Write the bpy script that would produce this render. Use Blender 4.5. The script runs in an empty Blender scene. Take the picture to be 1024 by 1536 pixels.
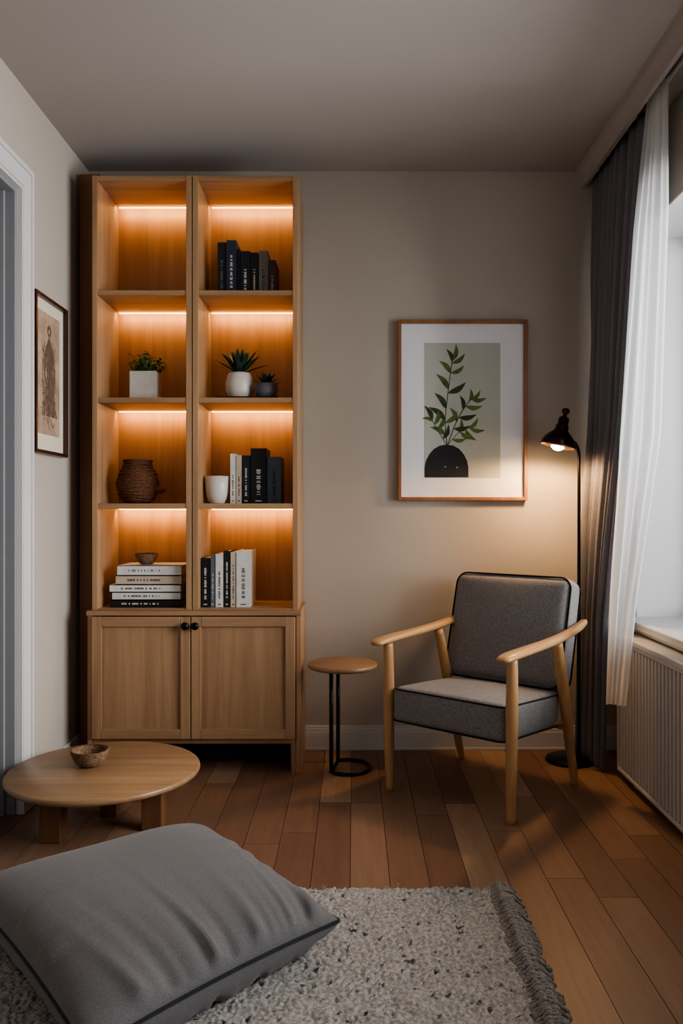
import bpy, math, random
import numpy as np
from mathutils import Vector, Matrix, Euler
random.seed(7); np.random.seed(7)
scene = bpy.context.scene
COL = scene.collection

# ------------------------------------------------------------------ materials
def new_mat(name):
    m = bpy.data.materials.new(name); m.use_nodes = True
    nt = m.node_tree; b = nt.nodes['Principled BSDF']
    return m, nt, b

def C(r, g, b):  # sRGB 0-255 -> linear
    def f(v):
        v /= 255.0
        return v/12.92 if v <= 0.04045 else ((v+0.055)/1.055)**2.4
    return (f(r), f(g), f(b), 1.0)

def plain(name, col, rough=0.6, metal=0.0, var=0.06, nscale=30, bump=0.0, bscale=200, spec=0.5, sheen=0.0):
    m, nt, b = new_mat(name)
    tc = nt.nodes.new('ShaderNodeTexCoord')
    n = nt.nodes.new('ShaderNodeTexNoise'); n.inputs['Scale'].default_value = nscale; n.inputs['Detail'].default_value = 4
    nt.links.new(tc.outputs['Object'], n.inputs['Vector'])
    r = nt.nodes.new('ShaderNodeValToRGB')
    r.color_ramp.elements[0].position = 0.3; r.color_ramp.elements[1].position = 0.7
    r.color_ramp.elements[0].color = tuple(c*(1-var) for c in col[:3])+(1,)
    r.color_ramp.elements[1].color = tuple(min(1, c*(1+var)) for c in col[:3])+(1,)
    nt.links.new(n.outputs['Fac'], r.inputs['Fac']); nt.links.new(r.outputs['Color'], b.inputs['Base Color'])
    b.inputs['Roughness'].default_value = rough; b.inputs['Metallic'].default_value = metal
    b.inputs['Specular IOR Level'].default_value = spec
    if sheen: b.inputs['Sheen Weight'].default_value = sheen
    if bump:
        n2 = nt.nodes.new('ShaderNodeTexNoise'); n2.inputs['Scale'].default_value = bscale; n2.inputs['Detail'].default_value = 3
        nt.links.new(tc.outputs['Object'], n2.inputs['Vector'])
        bp = nt.nodes.new('ShaderNodeBump'); bp.inputs['Strength'].default_value = bump; bp.inputs['Distance'].default_value = 0.003
        nt.links.new(n2.outputs['Fac'], bp.inputs['Height']); nt.links.new(bp.outputs['Normal'], b.inputs['Normal'])
    return m

def wood(name, c1, c2, axis='Z', rough=0.45, scale=14.0):
    m, nt, b = new_mat(name)
    tc = nt.nodes.new('ShaderNodeTexCoord'); mp = nt.nodes.new('ShaderNodeMapping')
    s = {'X': (0.8, scale, scale), 'Y': (scale, 0.8, scale), 'Z': (scale, scale, 0.8)}[axis]
    mp.inputs['Scale'].default_value = s
    nt.links.new(tc.outputs['Object'], mp.inputs['Vector'])
    n = nt.nodes.new('ShaderNodeTexNoise'); n.inputs['Scale'].default_value = 1.5; n.inputs['Detail'].default_value = 8
    n.inputs['Distortion'].default_value = 0.6; n.inputs['Roughness'].default_value = 0.62
    nt.links.new(mp.outputs['Vector'], n.inputs['Vector'])
    r = nt.nodes.new('ShaderNodeValToRGB')
    r.color_ramp.elements[0].position = 0.3; r.color_ramp.elements[1].position = 0.72
    r.color_ramp.elements[0].color = c1; r.color_ramp.elements[1].color = c2
    nt.links.new(n.outputs['Fac'], r.inputs['Fac']); nt.links.new(r.outputs['Color'], b.inputs['Base Color'])
    b.inputs['Roughness'].default_value = rough
    bp = nt.nodes.new('ShaderNodeBump'); bp.inputs['Strength'].default_value = 0.12; bp.inputs['Distance'].default_value = 0.002
    nt.links.new(n.outputs['Fac'], bp.inputs['Height']); nt.links.new(bp.outputs['Normal'], b.inputs['Normal'])
    return m

def fabric(name, c1, c2, scale=350, bump=0.5, rough=0.95):
    m, nt, b = new_mat(name)
    tc = nt.nodes.new('ShaderNodeTexCoord')
    n = nt.nodes.new('ShaderNodeTexNoise'); n.inputs['Scale'].default_value = scale; n.inputs['Detail'].default_value = 2
    nt.links.new(tc.outputs['Object'], n.inputs['Vector'])
    r = nt.nodes.new('ShaderNodeValToRGB'); r.color_ramp.elements[0].position = 0.38; r.color_ramp.elements[1].position = 0.62
    r.color_ramp.elements[0].color = c1; r.color_ramp.elements[1].color = c2
    nt.links.new(n.outputs['Fac'], r.inputs['Fac']); nt.links.new(r.outputs['Color'], b.inputs['Base Color'])
    b.inputs['Roughness'].default_value = rough; b.inputs['Specular IOR Level'].default_value = 0.15
    b.inputs['Sheen Weight'].default_value = 0.15
    bp = nt.nodes.new('ShaderNodeBump'); bp.inputs['Strength'].default_value = bump; bp.inputs['Distance'].default_value = 0.002
    nt.links.new(n.outputs['Fac'], bp.inputs['Height']); nt.links.new(bp.outputs['Normal'], b.inputs['Normal'])
    return m

def emis(name, col, strength):
    m, nt, b = new_mat(name)
    b.inputs['Base Color'].default_value = col
    b.inputs['Emission Color'].default_value = col; b.inputs['Emission Strength'].default_value = strength
    return m

M = {}
M['wall'] = plain('wall_paint', C(182,173,161), 0.9, var=0.02, nscale=3, bump=0.08, bscale=120, spec=0.2)
M['ceil'] = plain('ceiling_paint', C(172,165,159), 0.95, var=0.015, nscale=2, spec=0.1)
M['white'] = plain('white_trim_paint', C(208,207,205), 0.45, var=0.02)
M['reveal'] = plain('window_reveal_paint', C(236,236,235), 0.6, var=0.01)
M['doorgray'] = plain('door_paint', C(138,139,140), 0.5, var=0.02)
M['oak'] = wood('oak_vertical', C(138,105,76), C(174,139,104), 'Z')
M['oakx'] = wood('oak_horizontal', C(138,105,76), C(174,139,104), 'X')
M['oakback'] = wood('oak_back_panel', C(138,97,62), C(166,121,80), 'Z')
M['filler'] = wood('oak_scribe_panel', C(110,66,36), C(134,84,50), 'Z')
M['oaktop'] = wood('oak_table_top', C(134,102,72), C(168,134,100), 'X', rough=0.36)
M['oakleg'] = wood('oak_leg', C(92,62,40), C(128,90,60), 'Z')
M['ash'] = wood('ash_chair_wood', C(168,126,84), C(198,158,112), 'Z', rough=0.35, scale=22)
M['ashy'] = wood('ash_armrest_wood', C(168,126,84), C(198,158,112), 'Y', rough=0.35, scale=22)
M['gfab'] = fabric('grey_wool_fabric', C(106,104,104), C(150,147,146), 330, 0.3)
M['pip'] = fabric('dark_piping', C(18,18,20), C(30,30,33), 300, 0.3)
M['cush'] = fabric('grey_linen_fabric', C(94,92,92), C(114,112,112), 500, 0.35)
M['cushpip'] = fabric('grey_piping', C(36,36,38), C(54,54,56), 400, 0.3)
M['drape'] = fabric('slate_drape_fabric', C(108,107,112), C(128,127,132), 300, 0.25)
M['black'] = plain('black_metal', C(22,21,21), 0.35, 0.6, var=0.1)
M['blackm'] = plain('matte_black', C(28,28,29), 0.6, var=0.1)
M['bronze'] = plain('dark_bronze_metal', C(64,46,38), 0.25, 0.85, var=0.1)
M['shadein'] = plain('shade_inside', C(220,190,150), 0.5)
M['rad'] = plain('radiator_enamel', C(204,199,193), 0.4, var=0.02)
M['ceramic'] = plain('white_ceramic', C(205,198,188), 0.35, var=0.04)
M['greypot'] = plain('grey_stoneware', C(96,98,100), 0.6, var=0.12)
M['concrete'] = plain('concrete_pot', C(188,182,172), 0.8, var=0.08, bump=0.3)
M['soil'] = plain('soil', C(46,36,28), 0.95, var=0.4, nscale=200, bump=0.8)
M['leaf'] = plain('herb_leaf', C(88,112,58), 0.5, var=0.3, nscale=60)
M['agave'] = plain('agave_leaf', C(40,62,46), 0.45, var=0.3, nscale=25)
M['wicker'] = plain('woven_wicker', C(96,58,34), 0.8, var=0.5, nscale=90, bump=0.9, bscale=160)
M['wicker2'] = plain('woven_straw', C(126,96,70), 0.8, var=0.6, nscale=140, bump=1.0, bscale=160)
M['paper'] = plain('book_pages', C(214,204,186), 0.9, var=0.08, nscale=150)
M['mat'] = plain('picture_mat', C(234,234,238), 0.85, var=0.01)
M['artbg'] = plain('art_paper', C(186,188,178), 0.85, var=0.03, nscale=8)
M['artleaf'] = plain('art_leaf_green', C(92,112,58), 0.8, var=0.35, nscale=40)
M['artleaf2'] = plain('art_leaf_dark', C(56,74,42), 0.8, var=0.3, nscale=40)
M['artblack'] = plain('art_ink_black', C(40,40,43), 0.8, var=0.1)
M['pframe'] = wood('picture_frame_oak', C(128,86,54), C(160,112,72), 'Z')
M['dframe'] = wood('picture_frame_walnut', C(48,28,20), C(74,42,28), 'Z', rough=0.3)
M['sepia'] = plain('sepia_paper', C(168,144,120), 0.8, var=0.28, nscale=14)
M['sepiaink'] = plain('sepia_ink', C(104,80,64), 0.8, var=0.2)

# sheer fabric
m, nt, b = new_mat('sheer_voile')
out = nt.nodes['Material Output']
dif = nt.nodes.new('ShaderNodeBsdfDiffuse'); dif.inputs['Color'].default_value = (0.90,0.90,0.90,1)
trl = nt.nodes.new('ShaderNodeBsdfTranslucent'); trl.inputs['Color'].default_value = (0.95,0.95,0.95,1)
tra = nt.nodes.new('ShaderNodeBsdfTransparent')
mx1 = nt.nodes.new('ShaderNodeMixShader'); mx1.inputs[0].default_value = 0.6
mx2 = nt.nodes.new('ShaderNodeMixShader')
nz = nt.nodes.new('ShaderNodeTexNoise'); nz.inputs['Scale'].default_value = 500
mr = nt.nodes.new('ShaderNodeMapRange'); mr.inputs[3].default_value = 0.12; mr.inputs[4].default_value = 0.32
nt.links.new(nz.outputs['Fac'], mr.inputs[0]); nt.links.new(mr.outputs[0], mx2.inputs[0])
nt.links.new(dif.outputs[0], mx1.inputs[1]); nt.links.new(trl.outputs[0], mx1.inputs[2])
nt.links.new(mx1.outputs[0], mx2.inputs[1]); nt.links.new(tra.outputs[0], mx2.inputs[2])
nt.links.new(mx2.outputs[0], out.inputs['Surface'])
M['sheer'] = m
# window pane
m, nt, b = new_mat('window_pane_glass')
out = nt.nodes['Material Output']
tra = nt.nodes.new('ShaderNodeBsdfTransparent'); gl = nt.nodes.new('ShaderNodeBsdfGlossy'); gl.inputs['Roughness'].default_value = 0.02
fr = nt.nodes.new('ShaderNodeFresnel'); fr.inputs[0].default_value = 1.45
mx = nt.nodes.new('ShaderNodeMixShader')
nt.links.new(fr.outputs[0], mx.inputs[0]); nt.links.new(tra.outputs[0], mx.inputs[1]); nt.links.new(gl.outputs[0], mx.inputs[2])
nt.links.new(mx.outputs[0], out.inputs['Surface'])
M['glass'] = m
M['led'] = emis('led_strip_glow', (1.0,0.68,0.28,1), 2.6)
M['bulb'] = emis('bulb_glow', (1.0,0.66,0.34,1), 60)

# floor planks
m, nt, b = new_mat('floor_planks')
at = nt.nodes.new('ShaderNodeAttribute'); at.attribute_name = 'rnd'
tc = nt.nodes.new('ShaderNodeTexCoord')
mul = nt.nodes.new('ShaderNodeVectorMath'); mul.operation = 'SCALE'; mul.inputs['Scale'].default_value = 37.0
comb = nt.nodes.new('ShaderNodeCombineXYZ')
nt.links.new(at.outputs['Fac'], comb.inputs[0]); nt.links.new(at.outputs['Fac'], comb.inputs[1])
nt.links.new(comb.outputs[0], mul.inputs[0])
add = nt.nodes.new('ShaderNodeVectorMath'); add.operation = 'ADD'
nt.links.new(tc.outputs['Object'], add.inputs[0]); nt.links.new(mul.outputs[0], add.inputs[1])
mp = nt.nodes.new('ShaderNodeMapping'); mp.inputs['Scale'].default_value = (16,1.3,1)
nt.links.new(add.outputs[0], mp.inputs['Vector'])
n = nt.nodes.new('ShaderNodeTexNoise'); n.inputs['Scale'].default_value = 1.6; n.inputs['Detail'].default_value = 9; n.inputs['Distortion'].default_value = 1.2; n.inputs['Roughness'].default_value = 0.6
nt.links.new(mp.outputs[0], n.inputs['Vector'])
base = nt.nodes.new('ShaderNodeValToRGB')
cr = base.color_ramp
cr.elements[0].position = 0.0; cr.elements[0].color = C(120,88,69)
cr.elements[1].position = 1.0; cr.elements[1].color = C(164,132,105)
e = cr.elements.new(0.5); e.color = C(131,98,77)
e = cr.elements.new(0.8); e.color = C(144,110,87)
nt.links.new(at.outputs['Fac'], base.inputs['Fac'])
gr = nt.nodes.new('ShaderNodeMapRange'); gr.inputs[1].default_value = 0.3; gr.inputs[2].default_value = 0.7; gr.inputs[3].default_value = 0.82; gr.inputs[4].default_value = 1.10
nt.links.new(n.outputs['Fac'], gr.inputs[0])
vm = nt.nodes.new('ShaderNodeVectorMath'); vm.operation = 'SCALE'
nt.links.new(base.outputs['Color'], vm.inputs[0]); nt.links.new(gr.outputs[0], vm.inputs['Scale'])
nt.links.new(vm.outputs[0], b.inputs['Base Color'])
b.inputs['Roughness'].default_value = 0.42
bp = nt.nodes.new('ShaderNodeBump'); bp.inputs['Strength'].default_value = 0.08; bp.inputs['Distance'].default_value = 0.002
nt.links.new(n.outputs['Fac'], bp.inputs['Height']); nt.links.new(bp.outputs['Normal'], b.inputs['Normal'])
M['floor'] = m
M['rug'] = fabric('rug_wool', C(134,130,125), C(170,165,158), 120, 0.4)
M['rugfr'] = fabric('rug_fringe_wool', C(124,120,116), C(158,153,147), 200, 0.6)

BOOKC = {}
def bookmat(c):
    if c not in BOOKC:
        BOOKC[c] = plain('book_cover_%02x%02x%02x' % c, C(*c), 0.5, var=0.08)
    return BOOKC[c]

# ------------------------------------------------------------------ mesh helpers
class MB:
    def __init__(s): s.v = []; s.f = []; s.mi = []; s.mats = []; s.sm = []
    def _m(s, mat):
        if mat not in s.mats: s.mats.append(mat)
        return s.mats.index(mat)
    def add(s, vs, fs, mat, smooth=True):
        o = len(s.v); k = s._m(mat)
        s.v += [tuple(p) for p in vs]
        for f in fs: s.f.append(tuple(i+o for i in f)); s.mi.append(k); s.sm.append(smooth)
    def box(s, x0, x1, y0, y1, z0, z1, mat, M4=None):
        vs = [Vector((x, y, z)) for z in (z0, z1) for y in (y0, y1) for x in (x0, x1)]
        if M4 is not None: vs = [M4 @ p for p in vs]
        s.add(vs, [(0,2,3,1), (4,5,7,6), (0,1,5,4), (2,6,7,3), (0,4,6,2), (1,3,7,5)], mat, False)
    def lathe(s, prof, c, mat, seg=40, M4=None, smooth=True):
        vs = []; fs = []; n = len(prof)
        for (r, z) in prof:
            for k in range(seg):
                a = 2*math.pi*k/seg
                p = Vector((r*math.cos(a), r*math.sin(a), z))
                if M4 is not None: p = M4 @ p
                vs.append(p+Vector(c))
        for i in range(n-1):
            for k in range(seg):
                a = i*seg+k; b_ = i*seg+(k+1) % seg
                fs.append((a, b_, b_+seg, a+seg))
        if prof[0][0] > 1e-5: fs.append(tuple(reversed(range(seg))))
        if prof[-1][0] > 1e-5: fs.append(tuple(range((n-1)*seg, n*seg)))
        s.add(vs, fs, mat, smooth)
    def tube(s, pts, r, mat, seg=10, closed=False):
        pts = [Vector(p) for p in pts]; n = len(pts)
        rs = r if isinstance(r, (list, tuple)) else [r]*n
        T = []
        for i in range(n):
            if closed: t = pts[(i+1) % n]-pts[i-1]
            else: t = pts[min(i+1, n-1)]-pts[max(i-1, 0)]
            T.append(t.normalized())
        up = Vector((0,0,1)) if abs(T[0].z) < 0.9 else Vector((1,0,0))
        nv = T[0].cross(up).normalized(); vs = []; fs = []
        for i in range(n):
            nv = (nv-T[i]*nv.dot(T[i])).normalized(); bv = T[i].cross(nv)
            for k in range(seg):
                a = 2*math.pi*k/seg
                vs.append(pts[i]+nv*rs[i]*math.cos(a)+bv*rs[i]*math.sin(a))
        m_ = n if closed else n-1
        for i in range(m_):
            j = (i+1) % n
            for k in range(seg):
                k2 = (k+1) % seg
                fs.append((i*seg+k, i*seg+k2, j*seg+k2, j*seg+k))
        if not closed:
            fs.append(tuple(reversed(range(seg)))); fs.append(tuple(range((n-1)*seg, n*seg)))
        s.add(vs, fs, mat)
    def sweep(s, pts, w, h, mat, seg=16, up=(0,0,1), e=2.6):
        pts = [Vector(p) for p in pts]; n = len(pts); up = Vector(up); vs = []; fs = []
        for i in range(n):
            t = (pts[min(i+1, n-1)]-pts[max(i-1, 0)]).normalized()
            sd = t.cross(up).normalized(); nn = sd.cross(t)
            for k in range(seg):
                a = 2*math.pi*k/seg; ca, sa = math.cos(a), math.sin(a)
                x = math.copysign(abs(ca)**(2/e), ca); y = math.copysign(abs(sa)**(2/e), sa)
                vs.append(pts[i]+sd*w[i]*x+nn*h[i]*y)
        for i in range(n-1):
            for k in range(seg):
                k2 = (k+1) % seg
                fs.append((i*seg+k, i*seg+k2, (i+1)*seg+k2, (i+1)*seg+k))
        fs.append(tuple(reversed(range(seg)))); fs.append(tuple(range((n-1)*seg, n*seg)))
        s.add(vs, fs, mat)
    def build(s, name, parent=None, bevel=0.0, bseg=2):
        me = bpy.data.meshes.new(name)
        me.from_pydata(s.v, [], s.f)
        for m_ in s.mats: me.materials.append(m_)
        me.polygons.foreach_set('material_index', s.mi)
        me.polygons.foreach_set('use_smooth', s.sm)
        me.update()
        ob = bpy.data.objects.new(name, me); COL.objects.link(ob)
        if parent: ob.parent = parent
        if bevel:
            md = ob.modifiers.new('bevel', 'BEVEL'); md.width = bevel; md.segments = bseg; md.limit_method = 'ANGLE'; md.angle_limit = math.radians(50)
        return ob

def empty(name, loc=(0,0,0), rz=0):
    e_ = bpy.data.objects.new(name, None); COL.objects.link(e_); e_.location = loc; e_.rotation_euler = (0,0,rz)
    e_.empty_display_size = 0.1
    return e_

def catmull(P, n=8, closed=False):
    P = [Vector(p) for p in P]; N = len(P); out = []
    rng = N if closed else N-1
    for i in range(rng):
        if closed: a, b_, c, d = P[i-1], P[i], P[(i+1) % N], P[(i+2) % N]
        else: a, b_, c, d = P[max(i-1,0)], P[i], P[i+1], P[min(i+2,N-1)]
        for k in range(n):
            t = k/n
            out.append(0.5*((2*b_)+(-a+c)*t+(2*a-5*b_+4*c-d)*t*t+(-a+3*b_-3*c+d)*t*t*t))
    if not closed: out.append(P[-1])
    return out

def rbox(mb, hx, hy, hz, r, mat, bulge=(0,0,0), n=26, M4=None, wob=0.0):
    """soft upholstered block"""
    def face(o, u, v):
        vs = []; fs = []
        for i in range(n+1):
            for j in range(n+1):
                a = math.sin((2*i/n-1)*math.pi/2); b_ = math.sin((2*j/n-1)*math.pi/2)
                p = Vector(o)+Vector(u)*a+Vector(v)*b_
                sx, sy, sz = p
                q = Vector((sx*hx, sy*hy, sz*hz))
                c = Vector((max(-(hx-r), min(hx-r, q.x)), max(-(hy-r), min(hy-r, q.y)), max(-(hz-r), min(hz-r, q.z))))
                d = q-c
                if d.length > 1e-9: q = c+d.normalized()*r
                cx, cy, cz = (1-sx*sx), (1-sy*sy), (1-sz*sz)
                q.x += math.copysign(bulge[0]*cy*cz, sx) if abs(sx) > 0.999 else 0
                q.y += math.copysign(bulge[1]*cx*cz, sy) if abs(sy) > 0.999 else 0
                q.z += math.copysign(bulge[2]*cx*cy, sz) if abs(sz) > 0.999 else 0
                if M4 is not None: q = M4 @ q
                vs.append(q)
        for i in range(n):
            for j in range(n):
                a = i*(n+1)+j; fs.append((a, a+n+1, a+n+2, a+1))
        mb.add(vs, fs, mat)
    face((1,0,0),(0,1,0),(0,0,1)); face((-1,0,0),(0,0,1),(0,1,0))
    face((0,1,0),(0,0,1),(1,0,0)); face((0,-1,0),(1,0,0),(0,0,1))
    face((0,0,1),(1,0,0),(0,1,0)); face((0,0,-1),(0,1,0),(1,0,0))

def rrect(hx, hy, r, n=6):
    pts = []
    for (cx, cy, a0) in ((hx-r, hy-r, 0), (-(hx-r), hy-r, 90), (-(hx-r), -(hy-r), 180), (hx-r, -(hy-r), 270)):
        for k in range(n+1):
            a = math.radians(a0+90*k/n); pts.append((cx+r*math.cos(a), cy+r*math.sin(a)))
    return pts

H = 2.73; XL = -1.25; XR = 1.25; YB = 3.78; YF = -1.2; WT = 0.36
# ------------------------------------------------------------------ room shell
mb = MB(); mb.box(XL-0.2, XR+WT, YB, YB+0.15, -0.05, H+0.05, M['wall']); mb.build('wall_back')
mb = MB()
mb.box(XL-0.2, XL, 2.97, YB, -0.05, H+0.05, M['wall'])
mb.box(XL-0.2, XL, 2.10, 2.97, 2.32, H+0.05, M['wall'])
mb.box(XL-0.2, XL, YF, 2.10, -0.05, H+0.05, M['wall'])
mb.build('wall_left')
WY0, WY1, WZ0, WZ1 = 1.25, 3.54, 0.64, 2.34
mb = MB()
mb.box(XR, XR+WT, YF, WY0, -0.05, H+0.05, M['wall'])
mb.box(XR, XR+WT, WY1, YB, -0.05, H+0.05, M['wall'])
mb.box(XR, XR+WT, WY0, WY1, -0.05, WZ0-0.015, M['wall'])
mb.box(XR, XR+WT, WY0, WY1, WZ1, H+0.05, M['wall'])
mb.build('wall_right')
mb = MB(); mb.box(XL-0.2, XR+WT, YF, YB+0.15, H, H+0.1, M['ceil']); mb.build('ceiling')

# floor planks
mb = MB(); rnds = []
x = XL-0.2; pw = 0.120
while x < XR+0.02:
    y = YF - random.uniform(0, 0.9)
    while y < YB:
        L = random.choice([0.7,0.95,1.15,1.3])
        y0 = max(y, YF); y1 = min(y+L, YB)
        if y1-y0 > 0.01:
            g = 0.0009
            mb.box(x+g, min(x+pw, XR+0.1)-g, y0+g, y1-g, -0.012, 0.0, M['floor'])
            rnds += [random.random()]*8
        y += L
    x += pw
mb.box(XL-0.2, XR+0.1, YF, YB, -0.06, -0.011, M['soil']); rnds += [0]*8
fl = mb.build('floor')
a = fl.data.attributes.new('rnd', 'FLOAT', 'POINT'); a.data.foreach_set('value', rnds)

# trims
def baseboard(name, x0, x1, y0, y1, axis):
    mb = MB()
    if axis == 'x':
        mb.box(x0, x1, y0, y1, 0, 0.012, M['white']); mb.box(x0, x1, y0+0.003, y1, 0.012, 0.085, M['white'])
        mb.box(x0, x1, y0+0.007, y1, 0.085, 0.100, M['white']); mb.box(x0, x1, y0+0.011, y1, 0.1, 0.112, M['white'])
    else:
        mb.box(x0, x1, y0, y1, 0, 0.085, M['white']); mb.box(x0, x1-0.004, y0, y1, 0.085, 0.112, M['white'])
    mb.build(name, bevel=0.002)
baseboard('baseboard_back', XL+0.017, XR, YB-0.02, YB, 'x')
baseboard('baseboard_left', XL, XL+0.016, 3.075, YB-0.001, 'y')
# cornice along right side (curtain pelmet)
mb = MB()
ys = (YF, YB-0.001)
prof = [(1.046,H), (1.052,2.705), (1.070,2.672), (1.076,2.648), (1.094,2.648), (1.094,H)]
vs = [(px_, y, z) for y in ys for (px_, z) in prof]; n = len(prof)
fs = [(i, (i+1) % n, n+(i+1) % n, n+i) for i in range(n)]+[tuple(reversed(range(n))), tuple(range(n, 2*n))]
mb.add(vs, fs, M['ceil'], False); mb.build('trim_pelmet')

# door casing + door
mb = MB()
for (a0, a1, t) in ((2.971,3.069,0.014), (2.988,3.0525,0.019), (3.052,3.07,0.026), (2.9703,2.982,0.0205)):
    zt = 2.32+(a1-2.97)
    mb.box(XL, XL+t, a0, a1, 0, zt, M['white'])
    mb.box(XL, XL+t, 2.10-(a0-2.97), a0, 2.32+(a0-2.97), zt, M['white'])
    mb.box(XL, XL+t, 2.10-(a1-2.97), 2.10-(a0-2.97), 0, zt, M['white'])
mb.box(XL, XL+0.03, 2.965, 3.074, 0, 0.17, M['white'])
mb.build('trim_door_casing')
d = empty('door_1')
mb = MB()
mb.box(XL-0.2, XL, 2.955, 2.9698, 0, 2.32, M['doorgray']); mb.box(XL-0.2, XL, 2.10, 2.115, 0, 2.32, M['doorgray'])
mb.box(XL-0.2, XL, 2.115, 2.955, 2.305, 2.32, M['doorgray'])
mb.box(XL-0.10, XL-0.035, 2.940, 2.955, 0, 2.305, M['doorgray'])
mb.build('door_jamb', d, 0.002)
mb = MB()
mb.box(XL-0.145, XL-0.105, 2.118, 2.952, 0.006, 2.302, M['doorgray'])
for (z0, z1) in ((0.2,1.0), (1.15,2.15)):
    mb.box(XL-0.107, XL-0.100, 2.25, 2.82, z0, z1, M['doorgray'])
mb.build('door_leaf', d, 0.004)
mb = MB(); mb.lathe([(0.001,0),(0.02,0.002),(0.02,0.008),(0.008,0.01),(0.008,0.035),(0.024,0.04),(0.026,0.055),(0.001,0.062)], (XL-0.1,2.19,1.05), M['black'], 20, Matrix.Rotation(math.radians(90),4,'Y'))
mb.build('door_knob', d)

# window
w = empty('window_1')
mb = MB()
fx0, fx1 = XR+WT-0.07, XR+WT-0.01
mb.box(fx0, fx1, WY0, WY0+0.06, WZ0, WZ1, M['white']); mb.box(fx0, fx1, WY1-0.06, WY1, WZ0, WZ1, M['white'])
mb.box(fx0, fx1, WY0, WY1, WZ0, WZ0+0.07, M['white']); mb.box(fx0, fx1, WY0, WY1, WZ1-0.06, WZ1, M['white'])
ym = (WY0+WY1)/2
mb.box(fx0, fx1, ym-0.035, ym+0.035, WZ0, WZ1, M['white'])
mb.build('window_frame', w, 0.004)
mb = MB(); mb.box(fx0+0.027, fx0+0.032, WY0+0.05, WY1-0.05, WZ0+0.05, WZ1-0.05, M['glass']); mb.build('window_glass', w)
mb = MB()
mb.box(XR, fx0, WY1-0.006, WY1, WZ0, WZ1, M['reveal']); mb.box(XR, fx0, WY0, WY0+0.006, WZ0, WZ1, M['reveal'])
mb.box(XR, fx0, WY0, WY1, WZ1-0.006, WZ1, M['reveal'])
mb.build('window_reveal', w)
mb = MB()
mb.box(1.175, fx0, WY0, WY1, WZ0-0.012, WZ0+0.018, M['white']); mb.box(1.195, 1.25, WY0, WY1, WZ0-0.03, WZ0-0.012, M['white'])
mb.build('window_sill', w, 0.005)

# radiator
r_ = empty('radiator')
mb = MB()
RY0, RY1 = 1.75, 3.375
mb.box(1.142, 1.16, RY0, RY1, 0.03, 0.585, M['rad'])
mb.box(1.19, 1.212, RY0, RY1, 0.03, 0.585, M['rad'])
y = RY0+0.014
while y < RY1-0.02:
    mb.box(1.116, 1.143, y, y+0.017, 0.048, 0.568, M['rad'])
    y += 0.034
mb.box(1.114, 1.142, RY0, RY1, 0.03, 0.048, M['rad']); mb.box(1.114, 1.142, RY0, RY1, 0.568, 0.585, M['rad'])
mb.build('panel', r_, 0.004)
mb = MB()
mb.box(1.110, 1.222, RY0-0.004, RY1+0.004, 0.585, 0.605, M['rad'])
mb.box(1.112, 1.222, RY1, RY1+0.006, 0.03, 0.6, M['rad']); mb.box(1.112, 1.222, RY0-0.006, RY0, 0.03, 0.6, M['rad'])
mb.build('casing', r_, 0.004)
mb = MB()
for y in (RY0+0.15, RY1-0.15): mb.box(1.14, 1.22, y, y+0.03, 0, 0.04, M['rad'])
mb.build('feet', r_, 0.002)

# ------------------------------------------------------------------ curtains
def curtain(name, rows, nu, folds, amp, mat, thick=0.002, phase=0.0):
    """rows: list of (z, (xa,ya), (xb,yb)) top->bottom"""
    nv = 90; vs = []; fs = []
    zs = [r[0] for r in rows]
    for j in range(nv+1):
        z = zs[0]+(zs[-1]-zs[0])*j/nv
        A = [np.interp(-z, [-q for q in zs], [r[1][k] for r in rows]) for k in (0,1)]
        B = [np.interp(-z, [-q for q in zs], [r[2][k] for r in rows]) for k in (0,1)]
        dx, dy = B[0]-A[0], B[1]-A[1]; L = math.hypot(dx, dy); nx, ny = -dy/L, dx/L
        for i in range(nu+1):
            u = i/nu
            uu = u+0.012*math.sin(2*math.pi*u*3+z*1.3)
            f = math.sin(2*math.pi*folds*uu+phase+0.5*math.sin(z*1.7+u*5))+0.35*math.sin(2*math.pi*folds*0.5*uu+2+z*0.9)
            a_ = amp*(0.75+0.25*math.sin(u*9+z))
            vs.append((A[0]+dx*u+nx*f*a_, A[1]+dy*u+ny*f*a_, z))
    for j in range(nv):
        for i in range(nu):
            k = j*(nu+1)+i; fs.append((k, k+1, k+nu+2, k+nu+1))
    mb = MB(); mb.add(vs, fs, mat)
    ob = mb.build(name)
    if thick:
        sd = ob.modifiers.new('solid', 'SOLIDIFY'); sd.thickness = thick
    return ob
curtain('curtain', [(2.70,(1.135,3.73),(1.145,3.07)), (2.2,(1.11,3.72),(1.13,3.13)), (1.5,(1.09,3.70),(1.11,3.22)), (1.0,(1.06,3.69),(1.09,3.34)), (0.65,(1.05,3.68),(1.08,3.42)), (0.02,(1.03,3.67),(1.075,3.44))],
        240, 8, 0.020, M['drape'])
curtain('sheer_curtain', [(2.70,(1.130,3.05),(1.14,2.90)), (2.2,(1.085,3.09),(1.13,2.86)), (1.4,(1.035,3.13),(1.09,2.82)), (0.8,(1.01,3.16),(1.07,3.02)), (0.36,(1.0,3.18),(1.06,3.12))],
        160, 4.5, 0.013, M['sheer'], thick=0)
mb = MB(); mb.tube([(1.16,1.2,2.712),(1.16,3.74,2.712)], 0.008, M['white'])
mb.build('curtain_rail')

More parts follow.
